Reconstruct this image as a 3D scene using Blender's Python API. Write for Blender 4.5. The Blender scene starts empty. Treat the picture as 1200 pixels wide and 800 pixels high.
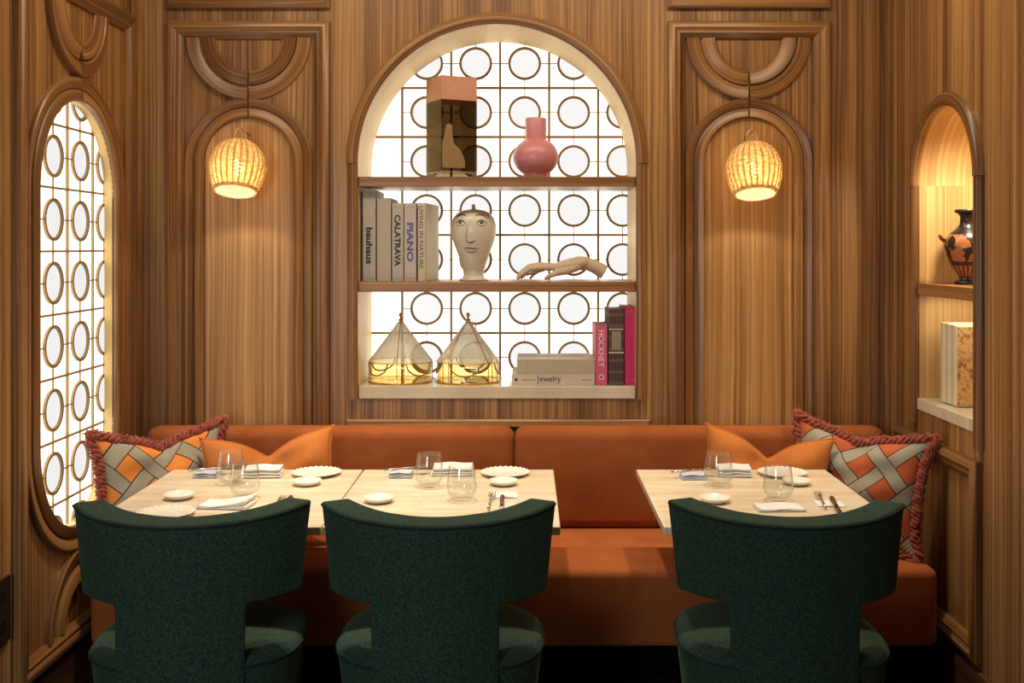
import bpy, bmesh, math, random
from mathutils import Vector, Matrix
random.seed(7)
C = bpy.context.scene.collection
PI = math.pi
# ---------------------------------------------------------------- camera model (1200x800)
F = 1236.0; EYE = 1.57; VX = 618.0; VY = 290.0
def at(px, py, d): return Vector(((px-VX)*d/F, d, EYE-(py-VY)*d/F))
def on_z(px, py, z):
    d = (EYE-z)*F/(py-VY); return Vector(((px-VX)*d/F, d, z))
WY = 4.35; WL = -1.60; WR = 1.51; CEIL = 3.0

# ---------------------------------------------------------------- colours, nodes
def lin(c):
    c /= 255.0
    return c/12.92 if c <= .04045 else ((c+.055)/1.055)**2.4
def rgb(r, g, b): return (lin(r), lin(g), lin(b), 1.0)
class NG:
    def __init__(s, name):
        s.mat = bpy.data.materials.new(name); s.mat.use_nodes = True
        s.nt = s.mat.node_tree; s.nt.nodes.clear()
        s.out = s.nt.nodes.new('ShaderNodeOutputMaterial')
    def n(s, t, **kw):
        x = s.nt.nodes.new(t)
        for k, v in kw.items(): setattr(x, k, v)
        return x
    def l(s, a, b): s.nt.links.new(a, b)
    def put(s, sock, v):
        if hasattr(v, 'is_linked') or isinstance(v, bpy.types.NodeSocket): s.l(v, sock)
        else: sock.default_value = v
    def m(s, op, a, b=None, c=None):
        x = s.n('ShaderNodeMath', operation=op)
        s.put(x.inputs[0], a)
        if b is not None: s.put(x.inputs[1], b)
        if c is not None: s.put(x.inputs[2], c)
        return x.outputs[0]
    def comb(s, a, b, c=0.0):
        x = s.n('ShaderNodeCombineXYZ')
        for i, v in enumerate((a, b, c)): s.put(x.inputs[i], v)
        return x.outputs[0]
    def noise(s, vec, scale=1.0, detail=2.0, rough=.5):
        x = s.n('ShaderNodeTexNoise'); s.put(x.inputs['Vector'], vec)
        x.inputs['Scale'].default_value = scale; x.inputs['Detail'].default_value = detail
        x.inputs['Roughness'].default_value = rough
        return x.outputs['Fac']
    def ramp(s, fac, stops):
        x = s.n('ShaderNodeValToRGB'); e = x.color_ramp.elements
        while len(e) < len(stops): e.new(.5)
        for i, (p, c) in enumerate(stops): e[i].position = p; e[i].color = c
        s.put(x.inputs[0], fac); return x.outputs[0]
    def mix(s, f, a, b, blend='MIX'):
        x = s.n('ShaderNodeMix', data_type='RGBA', blend_type=blend)
        s.put(x.inputs[0], f); s.put(x.inputs[6], a); s.put(x.inputs[7], b)
        return x.outputs[2]
    def bsdf(s, color, rough=.5, metal=0.0, **kw):
        p = s.n('ShaderNodeBsdfPrincipled'); s.put(p.inputs['Base Color'], color)
        s.put(p.inputs['Roughness'], rough); p.inputs['Metallic'].default_value = metal
        for k, v in kw.items(): s.put(p.inputs[k.replace('_', ' ')], v)
        s.l(p.outputs[0], s.out.inputs[0]); return p
    def bump(s, p, h, strength=.2, dist=.01):
        b = s.n('ShaderNodeBump'); b.inputs['Strength'].default_value = strength
        b.inputs['Distance'].default_value = dist
        s.l(h, b.inputs['Height']); s.l(b.outputs[0], p.inputs['Normal'])
    def coord(s, what):
        return s.n('ShaderNodeTexCoord').outputs[what]
    def xyz(s, v):
        x = s.n('ShaderNodeSeparateXYZ'); s.l(v, x.inputs[0]); return x.outputs

def plain(name, col, rough=.5, metal=0.0, **kw):
    g = NG(name)
    v = g.noise(g.coord('Object'), 40, 2)
    c = g.mix(.12, col, g.ramp(v, [(.3, (.25, .25, .25, 1)), (.7, (1, 1, 1, 1))]), 'MULTIPLY')
    g.bsdf(c, rough, metal, **kw); return g.mat
def wood(name, dark, mid, light, rough=.4, fine=1.0):
    g = NG(name)
    u, v, _ = g.xyz(g.coord('UV'))
    r = g.n('ShaderNodeObjectInfo').outputs['Random']
    off = g.m('MULTIPLY', r, 31.0)
    wob = g.noise(g.comb(g.m('MULTIPLY', u, 4.0), g.m('MULTIPLY', v, 1.3), off), 1, 2)
    u2 = g.m('MULTIPLY_ADD', g.m('SUBTRACT', wob, .5), .022, u)
    A = g.noise(g.comb(g.m('MULTIPLY', u2, 17.0), g.m('MULTIPLY', v, .22), off), 1, 2)
    B = g.noise(g.comb(g.m('MULTIPLY', u2, 95.0*fine), g.m('MULTIPLY', v, .40), off), 1, 3, .6)
    D = g.noise(g.comb(g.m('MULTIPLY', u2, 260.0*fine), g.m('MULTIPLY', v, 3.0), off), 1, 2, .6)
    f = g.m('ADD', g.m('MULTIPLY', A, .40), g.m('MULTIPLY_ADD', B, .46, g.m('MULTIPLY', D, .16)))
    col = g.ramp(f, [(.36, dark), (.50, mid), (.64, light)])
    p = g.bsdf(col, rough, Specular_IOR_Level=.45)
    g.bump(p, D, .12, .002)
    return g.mat
def velvet(name, col, col2, sheen=.6, tint=None, rough=.85, lo=.35, hi=.65, big=7):
    g = NG(name)
    o = g.coord('Object')
    a = g.noise(o, big, 3); b = g.noise(o, 420, 2, .7)
    f = g.m('MULTIPLY_ADD', b, .55, g.m('MULTIPLY', a, .45))
    c = g.ramp(f, [(lo, col), (hi, col2)])
    p = g.bsdf(c, rough, Sheen_Weight=sheen, Sheen_Roughness=.45, Sheen_Tint=tint or col2, Specular_IOR_Level=.15)
    g.bump(p, b, .25, .003)
    return g.mat
def thin_glass(name, tint, rough=.02, reflect=1.0):
    g = NG(name)
    lw = g.n('ShaderNodeLayerWeight'); lw.inputs[0].default_value = .5
    fr = g.m('MULTIPLY_ADD', g.m('POWER', lw.outputs['Facing'], 4.0), .86, .06)
    t = g.n('ShaderNodeBsdfTransparent'); t.inputs[0].default_value = tint
    gl = g.n('ShaderNodeBsdfGlossy'); gl.inputs['Roughness'].default_value = rough
    mx = g.n('ShaderNodeMixShader')
    g.l(g.m('MULTIPLY', fr, reflect), mx.inputs[0]); g.l(t.outputs[0], mx.inputs[1]); g.l(gl.outputs[0], mx.inputs[2])
    g.l(mx.outputs[0], g.out.inputs[0]); return g.mat
def glow(name, col, strength):
    g = NG(name)
    v = g.noise(g.coord('Object'), 3, 2)
    e = g.n('ShaderNodeEmission'); e.inputs[0].default_value = col
    g.l(g.m('MULTIPLY_ADD', v, .06*strength, strength*.97), e.inputs[1])
    g.l(e.outputs[0], g.out.inputs[0]); return g.mat
def weave_mat(name, orange):
    g = NG(name)
    u, v, _ = g.xyz(g.coord('UV'))
    k = 5.4; b = .42
    p = g.m('MULTIPLY', g.m('ADD', u, v), k); q = g.m('MULTIPLY', g.m('SUBTRACT', u, v), k)
    fp = g.m('FRACT', p); fq = g.m('FRACT', q)
    inP = g.m('LESS_THAN', fp, b); inQ = g.m('LESS_THAN', fq, b)
    par = g.m('FRACT', g.m('MULTIPLY', g.m('ADD', g.m('FLOOR', p), g.m('FLOOR', q)), .5))
    overP = g.m('GREATER_THAN', par, .25)
    isP = g.m('MULTIPLY', inP, g.m('MAXIMUM', overP, g.m('SUBTRACT', 1.0, inQ)))
    org = g.m('MULTIPLY', g.m('SUBTRACT', 1.0, inP), g.m('SUBTRACT', 1.0, inQ))
    sP = g.m('LESS_THAN', g.m('FRACT', g.m('MULTIPLY', fp, 18.0)), .5)
    sQ = g.m('LESS_THAN', g.m('FRACT', g.m('MULTIPLY', fq, 18.0)), .5)
    st = g.m('ADD', g.m('MULTIPLY', isP, sP), g.m('MULTIPLY', g.m('SUBTRACT', 1.0, isP), sQ))
    grey = g.mix(st, rgb(122, 115, 102), rgb(172, 163, 144))
    ed = lambda f: g.m('MAXIMUM', g.m('LESS_THAN', g.m('ABSOLUTE', g.m('SUBTRACT', f, .012)), .016),
                       g.m('LESS_THAN', g.m('ABSOLUTE', g.m('SUBTRACT', f, b)), .016))
    eP = g.m('MULTIPLY', ed(fp), g.m('SUBTRACT', 1.0, g.m('MULTIPLY', inQ, g.m('SUBTRACT', 1.0, overP))))
    eQ = g.m('MULTIPLY', ed(fq), g.m('SUBTRACT', 1.0, g.m('MULTIPLY', inP, overP)))
    c = g.mix(org, grey, orange)
    c = g.mix(g.m('MAXIMUM', eP, eQ), c, rgb(70, 40, 28))
    fine = g.noise(g.coord('Object'), 300, 2)
    pr = g.bsdf(c, .85, Sheen_Weight=.15, Specular_IOR_Level=.2)
    g.bump(pr, fine, .3, .003)
    return g.mat

M = {}
M['walnut'] = wood('walnut_veneer', rgb(64, 39, 21), rgb(134, 92, 53), rgb(182, 138, 85))
M['walnut_mould'] = wood('walnut_moulding', rgb(66, 40, 22), rgb(128, 86, 48), rgb(172, 128, 78), .34)
M['walnut_lamplit'] = wood('walnut_painted_lamplight', rgb(112, 74, 40), rgb(164, 118, 68), rgb(204, 158, 100))  # same walnut made paler: the lamps' glow is painted into the colour
M['walnut_dark'] = wood('walnut_plinth', rgb(50, 30, 20), rgb(80, 50, 32), rgb(105, 68, 44))
M['shelf_wood'] = wood('shelf_wood', rgb(92, 58, 30), rgb(142, 98, 56), rgb(178, 130, 80), .4)
M['reveal'] = wood('pale_reveal', rgb(222, 190, 120), rgb(234, 204, 136), rgb(240, 214, 150), .5)
M['niche_wood'] = wood('niche_lining', rgb(168, 124, 72), rgb(204, 162, 104), rgb(226, 190, 130), .45)
def marble(name):
    g = NG(name)
    o = g.coord('Object'); x, y, z = g.xyz(o)
    n1 = g.noise(g.comb(g.m('MULTIPLY', x, 3.0), g.m('MULTIPLY', y, 22.0), z), 1, 4, .6)
    n2 = g.noise(o, 90, 3, .6)
    c = g.ramp(g.m('MULTIPLY_ADD', n1, .75, g.m('MULTIPLY', n2, .25)),
               [(.3, rgb(196, 178, 150)), (.5, rgb(218, 203, 178)), (.7, rgb(230, 219, 198))])
    g.bsdf(c, .16, Specular_IOR_Level=.5); return g.mat
M['marble'] = marble('cream_travertine')
M['orange'] = velvet('orange_velvet', rgb(136, 72, 36), rgb(164, 92, 50), .30, rgb(226, 156, 96))
M['cushion_orange'] = velvet('cushion_velvet', rgb(166, 94, 44), rgb(196, 120, 62), .30, rgb(240, 164, 90))
M['green'] = velvet('green_velvet', rgb(18, 33, 27), rgb(48, 69, 58), .36, rgb(90, 116, 98), lo=.40, hi=.60, big=150)
M['piping'] = velvet('green_piping', rgb(12, 30, 25), rgb(24, 50, 42), .2)
M['weave'] = weave_mat('basket_weave_cloth', rgb(214, 130, 58))
M['weave_red'] = weave_mat('basket_weave_cloth_rust', rgb(170, 84, 46))
M['fringe'] = plain('rust_fringe', rgb(142, 58, 36), .9, Sheen_Weight=.3)
M['brass'] = plain('bronze', rgb(172, 142, 94), .5, .3)
M['gold'] = plain('gold_brass', rgb(205, 150, 60), .28, 1.0)
M['pane'] = glow('backlit_frosted_glass', (1.0, .93, .78, 1), 2.5)
M['pane_side'] = glow('daylit_frosted_glass', (1.0, .93, .78, 1), 2.4)
M['bulb'] = glow('lit_bulb', (1.0, .80, .46, 1), 60.0)
M['steel'] = plain('polished_steel', rgb(190, 186, 178), .22, 1.0)
M['dark_metal'] = plain('dark_metal', rgb(38, 34, 32), .4, .6)
M['base_grey'] = plain('pale_grey_base', rgb(186, 184, 184), .45)
M['ceramic'] = plain('white_ceramic', rgb(232, 226, 214), .22)
M['bisque'] = plain('bisque_ceramic', rgb(205, 182, 155), .5)
M['vase_white'] = plain('ivory_ceramic', rgb(214, 204, 184), .3)
M['ink'] = plain('grey_ink', rgb(66, 60, 54), .6)
M['ink_soft'] = plain('soft_grey_ink', rgb(150, 140, 122), .6)
M['pink'] = plain('pink_glaze', rgb(204, 130, 136), .35)
M['pink_band'] = plain('salmon_glass', rgb(200, 146, 122), .3)
M['smoke'] = thin_glass('smoked_glass', (.42, .35, .25, 1), .02)
M['clear'] = thin_glass('clear_glass', (.97, .975, .97, 1), .01)
def ribbed():
    m_ = thin_glass('ribbed_glass', (.97, .96, .90, 1), .12); nt = m_.node_tree
    out = [n for n in nt.nodes if n.type == 'OUTPUT_MATERIAL'][0]; src = out.inputs[0].links[0].from_socket
    t = nt.nodes.new('ShaderNodeBsdfTranslucent'); t.inputs[0].default_value = (.80, .77, .66, 1)
    d = nt.nodes.new('ShaderNodeBsdfDiffuse'); d.inputs[0].default_value = (.80, .77, .66, 1)
    a = nt.nodes.new('ShaderNodeMixShader'); nt.links.new(t.outputs[0], a.inputs[1]); nt.links.new(d.outputs[0], a.inputs[2])
    x = nt.nodes.new('ShaderNodeMixShader'); x.inputs[0].default_value = .72
    nt.links.new(src, x.inputs[1]); nt.links.new(a.outputs[0], x.inputs[2]); nt.links.new(x.outputs[0], out.inputs[0]); return m_
M['ribbed'] = ribbed()
M['roundel'] = thin_glass('grey_glass_roundel', (.385, .405, .475, 1), .2, .2)
M['amber'] = thin_glass('amber_glass', (.99, .915, .70, 1), .05)
M['napkin'] = plain('white_linen', rgb(226, 224, 222), .9)
M['napkin_grey'] = plain('blue_grey_linen', rgb(188, 190, 200), .9)
M['socket'] = plain('black_plastic', rgb(30, 27, 26), .4)
M['handle'] = plain('brown_horn', rgb(96, 52, 30), .4)
M['pages'] = plain('paper', rgb(226, 214, 184), .9)
M['paper_white'] = plain('white_paper_cover', rgb(226, 216, 190), .7)
M['black'] = plain('black_ink', rgb(28, 26, 26), .6)
M['blue'] = plain('blue_ink', rgb(86, 92, 150), .6)
M['white_ink'] = plain('white_ink', rgb(240, 222, 226), .6)
for nm, c in dict(b_grey=(180, 170, 160), b_taupe=(184, 168, 150), b_grey2=(186, 176, 164), b_grey3=(192, 180, 168),
                  b_beige=(206, 190, 166), b_flat=(188, 174, 150), b_jewel=(202, 190, 170), b_hock=(206, 92, 122),
                  b_magenta=(206, 44, 106), b_ivory=(206, 196, 160)).items():
    M[nm] = plain(nm, rgb(*c), .6)
def plaid():
    g = NG('tartan_cover'); x, y, z = g.xyz(g.coord('Object'))
    f = lambda a, s, w: g.m('LESS_THAN', g.m('FRACT', g.m('MULTIPLY', a, s)), w)
    c = g.mix(f(g.m('ADD', x, y), 62.0, .35), rgb(62, 60, 74), rgb(118, 52, 52))
    c = g.mix(g.m('MULTIPLY', f(z, 21.0, .3), .6), c, rgb(120, 100, 60))
    c = g.mix(g.m('MULTIPLY', f(z, 43.0, .15), .6), c, rgb(48, 70, 62))
    g.bsdf(c, .8); return g.mat
M['plaid'] = plaid()
def artcover():
    g = NG('picture_cover'); o = g.coord('Object')
    n = g.noise(o, 42, 4, .65); n2 = g.noise(o, 16, 2)
    c = g.ramp(n, [(.35, rgb(96, 40, 30)), (.46, rgb(190, 130, 70)), (.54, rgb(226, 190, 120)), (.66, rgb(150, 60, 50))])
    c = g.mix(g.m('MULTIPLY', n2, .5), c, rgb(220, 180, 120))
    g.bsdf(c, .4); return g.mat
M['art'] = artcover()
def greek():
    g = NG('black_and_orange_figure_glaze'); o = g.coord('Object'); x, y, z = g.xyz(o)
    orange = rgb(160, 96, 54); black = rgb(34, 26, 22)
    n = g.noise(g.comb(g.m('MULTIPLY', x, 20.0), g.m('MULTIPLY', y, 20.0), g.m('MULTIPLY', z, 13.0)), 1, 2)
    fig = g.m('GREATER_THAN', n, .50)
    inb = g.m('MULTIPLY', g.m('GREATER_THAN', z, .085), g.m('LESS_THAN', z, .185))
    low = g.m('MULTIPLY', g.m('GREATER_THAN', z, .030), g.m('LESS_THAN', z, .070))
    ang = g.m('ARCTAN2', y, x)
    ray = g.m('LESS_THAN', g.m('FRACT', g.m('MULTIPLY', ang, 3.2)), .62)
    msk = g.m('ADD', g.m('MULTIPLY', inb, g.m('SUBTRACT', 1.0, fig)), g.m('MULTIPLY', low, ray))
    g.bsdf(g.mix(msk, black, orange), .28); return g.mat
M['greek'] = greek()
def wicker():
    g = NG('woven_rattan'); o = g.coord('Object')
    n = g.noise(o, 60, 3)
    c = g.ramp(n, [(.3, rgb(214, 186, 140)), (.7, rgb(236, 216, 176))])
    d = g.n('ShaderNodeBsdfDiffuse'); t = g.n('ShaderNodeBsdfTranslucent'); mx = g.n('ShaderNodeMixShader')
    g.l(c, d.inputs[0]); g.l(c, t.inputs[0]); mx.inputs[0].default_value = .7
    g.l(d.outputs[0], mx.inputs[1]); g.l(t.outputs[0], mx.inputs[2]); g.l(mx.outputs[0], g.out.inputs[0]); return g.mat
M['wicker'] = wicker()
def floor_mat():
    g = NG('dark_patterned_floor'); x, y, z = g.xyz(g.coord('Object'))
    a = g.m('LESS_THAN', g.m('PINGPONG', g.m('ADD', x, y), .30), .15)
    b = g.m('LESS_THAN', g.m('PINGPONG', g.m('SUBTRACT', x, y), .30), .15)
    chk = g.m('ABSOLUTE', g.m('SUBTRACT', a, b))
    c = g.mix(chk, rgb(30, 24, 22), rgb(58, 48, 42))
    
    g.bsdf(c, .35); return g.mat
M['floor'] = floor_mat()
M['ceiling'] = plain('warm_plaster', rgb(170, 140, 105), .9)

# ---------------------------------------------------------------- mesh builder
class MB:
    def __init__(s): s.v = []; s.f = []; s.uv = []; s.mi = []
    def face(s, idx, uv=None, mi=0): s.f.append(tuple(idx)); s.uv.append(uv); s.mi.append(mi)
    def vert(s, p): s.v.append(Vector(p)); return len(s.v)-1
    def box(s, a, b, mi=0, mat=None):
        x0, y0, z0 = a; x1, y1, z1 = b
        ps = [(x0,y0,z0),(x1,y0,z0),(x1,y1,z0),(x0,y1,z0),(x0,y0,z1),(x1,y0,z1),(x1,y1,z1),(x0,y1,z1)]
        i = [s.vert((mat @ Vector(p)) if mat else p) for p in ps]
        for q in ((3,2,1,0),(4,5,6,7),(0,1,5,4),(1,2,6,5),(2,3,7,6),(3,0,4,7)): s.face([i[k] for k in q], mi=mi)
        return s
    def tube(s, pts, r, n=8, closed=False, mi=0):
        pts = [Vector(p) for p in pts]; N = len(pts)
        rs = r if isinstance(r, (list, tuple)) else [r]*N
        rings = []; L = 0
        tan0 = None; nrm = None
        for i, p in enumerate(pts):
            if closed: t = (pts[(i+1) % N]-pts[i-1]).normalized()
            else: t = (pts[min(i+1, N-1)]-pts[max(i-1, 0)]).normalized()
            if nrm is None:
                a = Vector((0,0,1)) if abs(t.z) < .9 else Vector((1,0,0)); nrm = t.cross(a).normalized()
            else:
                nrm = (nrm - t*nrm.dot(t)).normalized()
            b = t.cross(nrm)
            if i: L += (p-pts[i-1]).length
            rings.append(([s.vert(p + (nrm*math.cos(2*PI*k/n)+b*math.sin(2*PI*k/n))*rs[i]) for k in range(n)], L))
        for i in range(N if closed else N-1):
            A, la = rings[i]; B, lb = rings[(i+1) % N]
            if closed and i == N-1:
                # choose the best rotation for the seam
                best = min(range(n), key=lambda o: (s.v[A[0]]-s.v[B[o]]).length); B = B[best:]+B[:best]; lb = la+.01
            for k in range(n):
                k2 = (k+1) % n; w = rs[i]*2*PI/n
                s.face((A[k], A[k2], B[k2], B[k]), ((w*k, la), (w*(k+1), la), (w*(k+1), lb), (w*k, lb)), mi)
        if not closed:
            s.face(list(reversed(rings[0][0])), mi=mi); s.face(rings[-1][0], mi=mi)
        return s
    def lathe(s, prof, n=48, mi=0, mod=None, close=True):
        # prof: (radius, z) list; mod(angle, i) -> radius factor, dz
        rings = []
        for i, (r, z) in enumerate(prof):
            ring = []
            for k in range(n):
                a = 2*PI*k/n; fr, dz = mod(a, i) if mod else (1, 0)
                ring.append(s.vert((max(r, 1e-5)*fr*math.cos(a), max(r, 1e-5)*fr*math.sin(a), z+dz)))
            rings.append(ring)
        for i in range(len(prof)-1):
            for k in range(n):
                k2 = (k+1) % n
                s.face((rings[i][k], rings[i][k2], rings[i+1][k2], rings[i+1][k]), mi=mi)
        return s
    def sweep(s, path, prof, fn, closed=False, mi=0):
        # path: 2D (u,v); prof: (offset to the left normal, height w) open list, closed underneath at w=0; fn(u,v,w)->xyz
        P = [Vector((a, b)) for a, b in path]; N = len(P); rows = []; L = 0
        for i, p in enumerate(P):
            if closed: d0 = (p-P[i-1]).normalized(); d1 = (P[(i+1) % N]-p).normalized()
            else:
                d1 = (P[min(i+1, N-1)]-P[min(i, N-2)]).normalized(); d0 = (P[max(i, 1)]-P[max(i-1, 0)]).normalized()
            n0 = Vector((-d0.y, d0.x)); n1 = Vector((-d1.y, d1.x)); nn = (n0+n1)
            if nn.length < 1e-6: nn = n0
            nn = nn.normalized(); k = 1/max(.3, nn.dot(n0))
            if i: L += (p-P[i-1]).length
            rows.append(([s.vert(fn(p.x+nn.x*o*k, p.y+nn.y*o*k, w)) for o, w in prof], L))
        acc = [0]
        for j in range(1, len(prof)): acc.append(acc[-1]+math.hypot(prof[j][0]-prof[j-1][0], prof[j][1]-prof[j-1][1]))
        m = len(prof)
        for i in range(N if closed else N-1):
            A, la = rows[i]; B, lb = rows[(i+1) % N]
            if closed and i == N-1: lb = la+(P[0]-P[-1]).length
            for j in range(m):
                j2 = (j+1) % m; a0 = acc[j]; a1 = acc[j2] if j2 else acc[j]+.05
                s.face((A[j], B[j], B[j2], A[j2]), ((a0, la), (a0, lb), (a1, lb), (a1, la)), mi)
        if not closed:
            s.face(rows[0][0], mi=mi); s.face(list(reversed(rows[-1][0])), mi=mi)
        return s
    def build(s, name, mat, parent=None, grain=2, smooth=False, bevel=0, loc=None, subsurf=0, autosmooth=None, fix=True):
        me = bpy.data.meshes.new(name); me.from_pydata([tuple(p) for p in s.v], [], s.f)
        for m_ in (mat if isinstance(mat, (list, tuple)) else [mat]): me.materials.append(m_)
        uvl = me.uv_layers.new(name='UVMap')
        oth = [a for a in range(3) if a != grain]
        for p, uv, mi in zip(me.polygons, s.uv, s.mi):
            p.material_index = mi
            for k, li in enumerate(p.loop_indices):
                if uv: uvl.data[li].uv = uv[k]
                else:
                    c = s.v[me.loops[li].vertex_index]; uvl.data[li].uv = (c[oth[0]]+c[oth[1]], c[grain])
            p.use_smooth = smooth
        if fix:
            bm = bmesh.new(); bm.from_mesh(me); bmesh.ops.recalc_face_normals(bm, faces=bm.faces); bm.to_mesh(me); bm.free()
        o = bpy.data.objects.new(name, me); C.objects.link(o)
        if parent: o.parent = parent
        if loc is not None: o.location = loc
        if bevel:
            b = o.modifiers.new('bevel', 'BEVEL'); b.width = bevel; b.segments = 3; b.limit_method = 'ANGLE'; b.harden_normals = False
            for p in me.polygons: p.use_smooth = True
            me.set_sharp_from_angle(angle=math.radians(50)) if hasattr(me, 'set_sharp_from_angle') else None
        if subsurf:
            b = o.modifiers.new('subsurf', 'SUBSURF'); b.levels = subsurf; b.render_levels = subsurf
            for p in me.polygons: p.use_smooth = True
        if autosmooth and hasattr(me, 'set_sharp_from_angle'):
            for p in me.polygons: p.use_smooth = True
            me.set_sharp_from_angle(angle=math.radians(autosmooth))
        return o
def tag(o, label=None, cat=None, group=None, kind=None):
    if label: o['label'] = label
    if cat: o['category'] = cat
    if group: o['group'] = group
    if kind: o['kind'] = kind
    return o
def thing(name, label, cat, loc=(0,0,0), rz=0, group=None):
    o = bpy.data.objects.new(name, None); o.empty_display_size = .05; C.objects.link(o)
    o.location = loc; o.rotation_euler = (0, 0, rz); return tag(o, label, cat, group)
def struct(o, label=None): o['kind'] = 'structure'; o['label'] = label or o.name.replace('_', ' '); return o
def kids(o): return [c for c in bpy.data.objects if c.parent == o]
def dup(root, loc, rz=None, label=None, group=None):
    r = root.copy(); C.objects.link(r); r.location = loc
    if rz is not None: r.rotation_euler = (0, 0, rz)
    if label: r['label'] = label
    if group: r['group'] = group
    for ch in kids(root):
        c = ch.copy(); C.objects.link(c); c.parent = r
        for gch in kids(ch):
            d = gch.copy(); C.objects.link(d); d.parent = c
    return r
def arc(cx, cy, r, a0, a1, n=24):
    return [(cx+r*math.cos(a0+(a1-a0)*i/n), cy+r*math.sin(a0+(a1-a0)*i/n)) for i in range(n+1)]

# ---------------------------------------------------------------- setting
back = lambda u, v, w: (u, WY-w, v)
left = lambda u, v, w: (WL+w, u, v)
right = lambda u, v, w: (WR-w, u, v)

def holed_wall(name, fn, u0, u1, v0, v1, hole, depth, mats):
    """solid wall with one opening; hole = (ua, ub, bottom(u), top(u)); reveal faces take material 1"""
    ua, ub, lo, hi = hole; N = 64; b = MB()
    us = [(ua+ub)/2-(ub-ua)/2*math.cos(PI*i/N) for i in range(N+1)]
    def col(u, w): return [b.vert(fn(u, v, w)) for v in (v0, lo(u), hi(u), v1)]
    Fr = [col(u, 0) for u in us]; Bk = [col(u, -depth) for u in us]
    uvq = lambda i, j, va, vb: ((us[i], va), (us[j], va), (us[j], vb), (us[i], vb))
    for i in range(N):
        j = i+1
        for S in (Fr, Bk):
            for q0, q1 in ((0, 1), (2, 3)):
                b.face((S[i][q0], S[j][q0], S[j][q1], S[i][q1]),
                       tuple((us[k], b.v[S[k][q]][2]) for k, q in ((i,q0),(j,q0),(j,q1),(i,q1))))
        for q in (1, 2):
            if abs(us[i]-us[j]) > 1e-9 or True:
                b.face((Fr[i][q], Fr[j][q], Bk[j][q], Bk[i][q]),
                       ((0, us[i]), (0, us[j]), (depth, us[j]), (depth, us[i])), 1)
    for e in (0, N):
        if hi(us[e])-lo(us[e]) > 1e-4:
            b.face((Fr[e][1], Fr[e][2], Bk[e][2], Bk[e][1]),
                   ((0, lo(us[e])), (0, hi(us[e])), (depth, hi(us[e])), (depth, lo(us[e]))), 1)
    for a, c, e in ((u0, ua, 0), (ub, u1, N)):
        f = [[b.vert(fn(u, v, w)) for v in (v0, v1)] for u in (a, c) for w in (0, -depth)]
        b.face((f[0][0], f[2][0], f[2][1], f[0][1]), ((a, v0), (c, v0), (c, v1), (a, v1)))
        b.face((f[1][0], f[3][0], f[3][1], f[1][1]), ((a, v0), (c, v0), (c, v1), (a, v1)))
        k = 0 if e == 0 else 2
        b.face((f[k][0], f[k+1][0], f[k+1][1], f[k][1]))
    o = b.build(name, mats, fix=False)
    return struct(o)

NX = (582.5-VX)*WY/F; NR = 162.5*WY/F; NSP = EYE-(191.5-VY)*WY/F
NB = EYE-(467-VY)*WY/F                                   # bottom of the niche
ND = .38
def arch_top(cx, r, sp): return lambda u: sp+math.sqrt(max(0, r*r-(u-cx)**2))
holed_wall('wall_back', back, WL-.4, WR+.4, 0, CEIL, (NX-NR, NX+NR, lambda u: NB, arch_top(NX, NR, NSP)), ND, [M['walnut'], M['reveal']])
LC = 3.75; LR = .325; LT = 1.763; LB = .915               # side window: centre, radius, spring lines
holed_wall('wall_left', left, .3, WY-.001, 0, CEIL, (LC-LR, LC+LR, lambda u: LB-math.sqrt(max(0, LR*LR-(u-LC)**2)), arch_top(LC, LR, LT)), .034, [M['walnut'], M['reveal']])
RC = 3.80; RR = .272; RSP = 1.808; RB = .946; RD = .30
holed_wall('wall_right', right, .3, WY-.001, 0, CEIL, (RC-RR, RC+RR, lambda u: RB, arch_top(RC, RR, RSP)), RD, [M['walnut'], M['niche_wood']])
struct(MB().box((WR+RD, RC-RR-.05, RB-.05), (WR+RD+.02, RC+RR+.05, RSP+RR+.05)).build('trim_20', M['niche_wood']), 'wooden back of the right wall niche')
struct(MB().box((WL-.4, .3, -.05), (WR+.4, WY+ND, 0)).build('floor', M['floor']))
struct(MB().box((WL-.4, .3, CEIL), (WR+.4, WY+ND, CEIL+.05)).build('ceiling', M['ceiling']))
struct(MB().box((WL, .3, 0), (WL+.02, WY, .16)).build('baseboard_left', M['walnut_dark'], grain=1))
struct(MB().box((WR-.02, .3, 0), (WR, WY, .16)).build('baseboard_right', M['walnut_dark'], grain=1))
struct(MB().box((WL+.021, WY-.02, 0), (WR-.021, WY, .16)).build('baseboard_back', M['walnut_dark'], grain=0))

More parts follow.
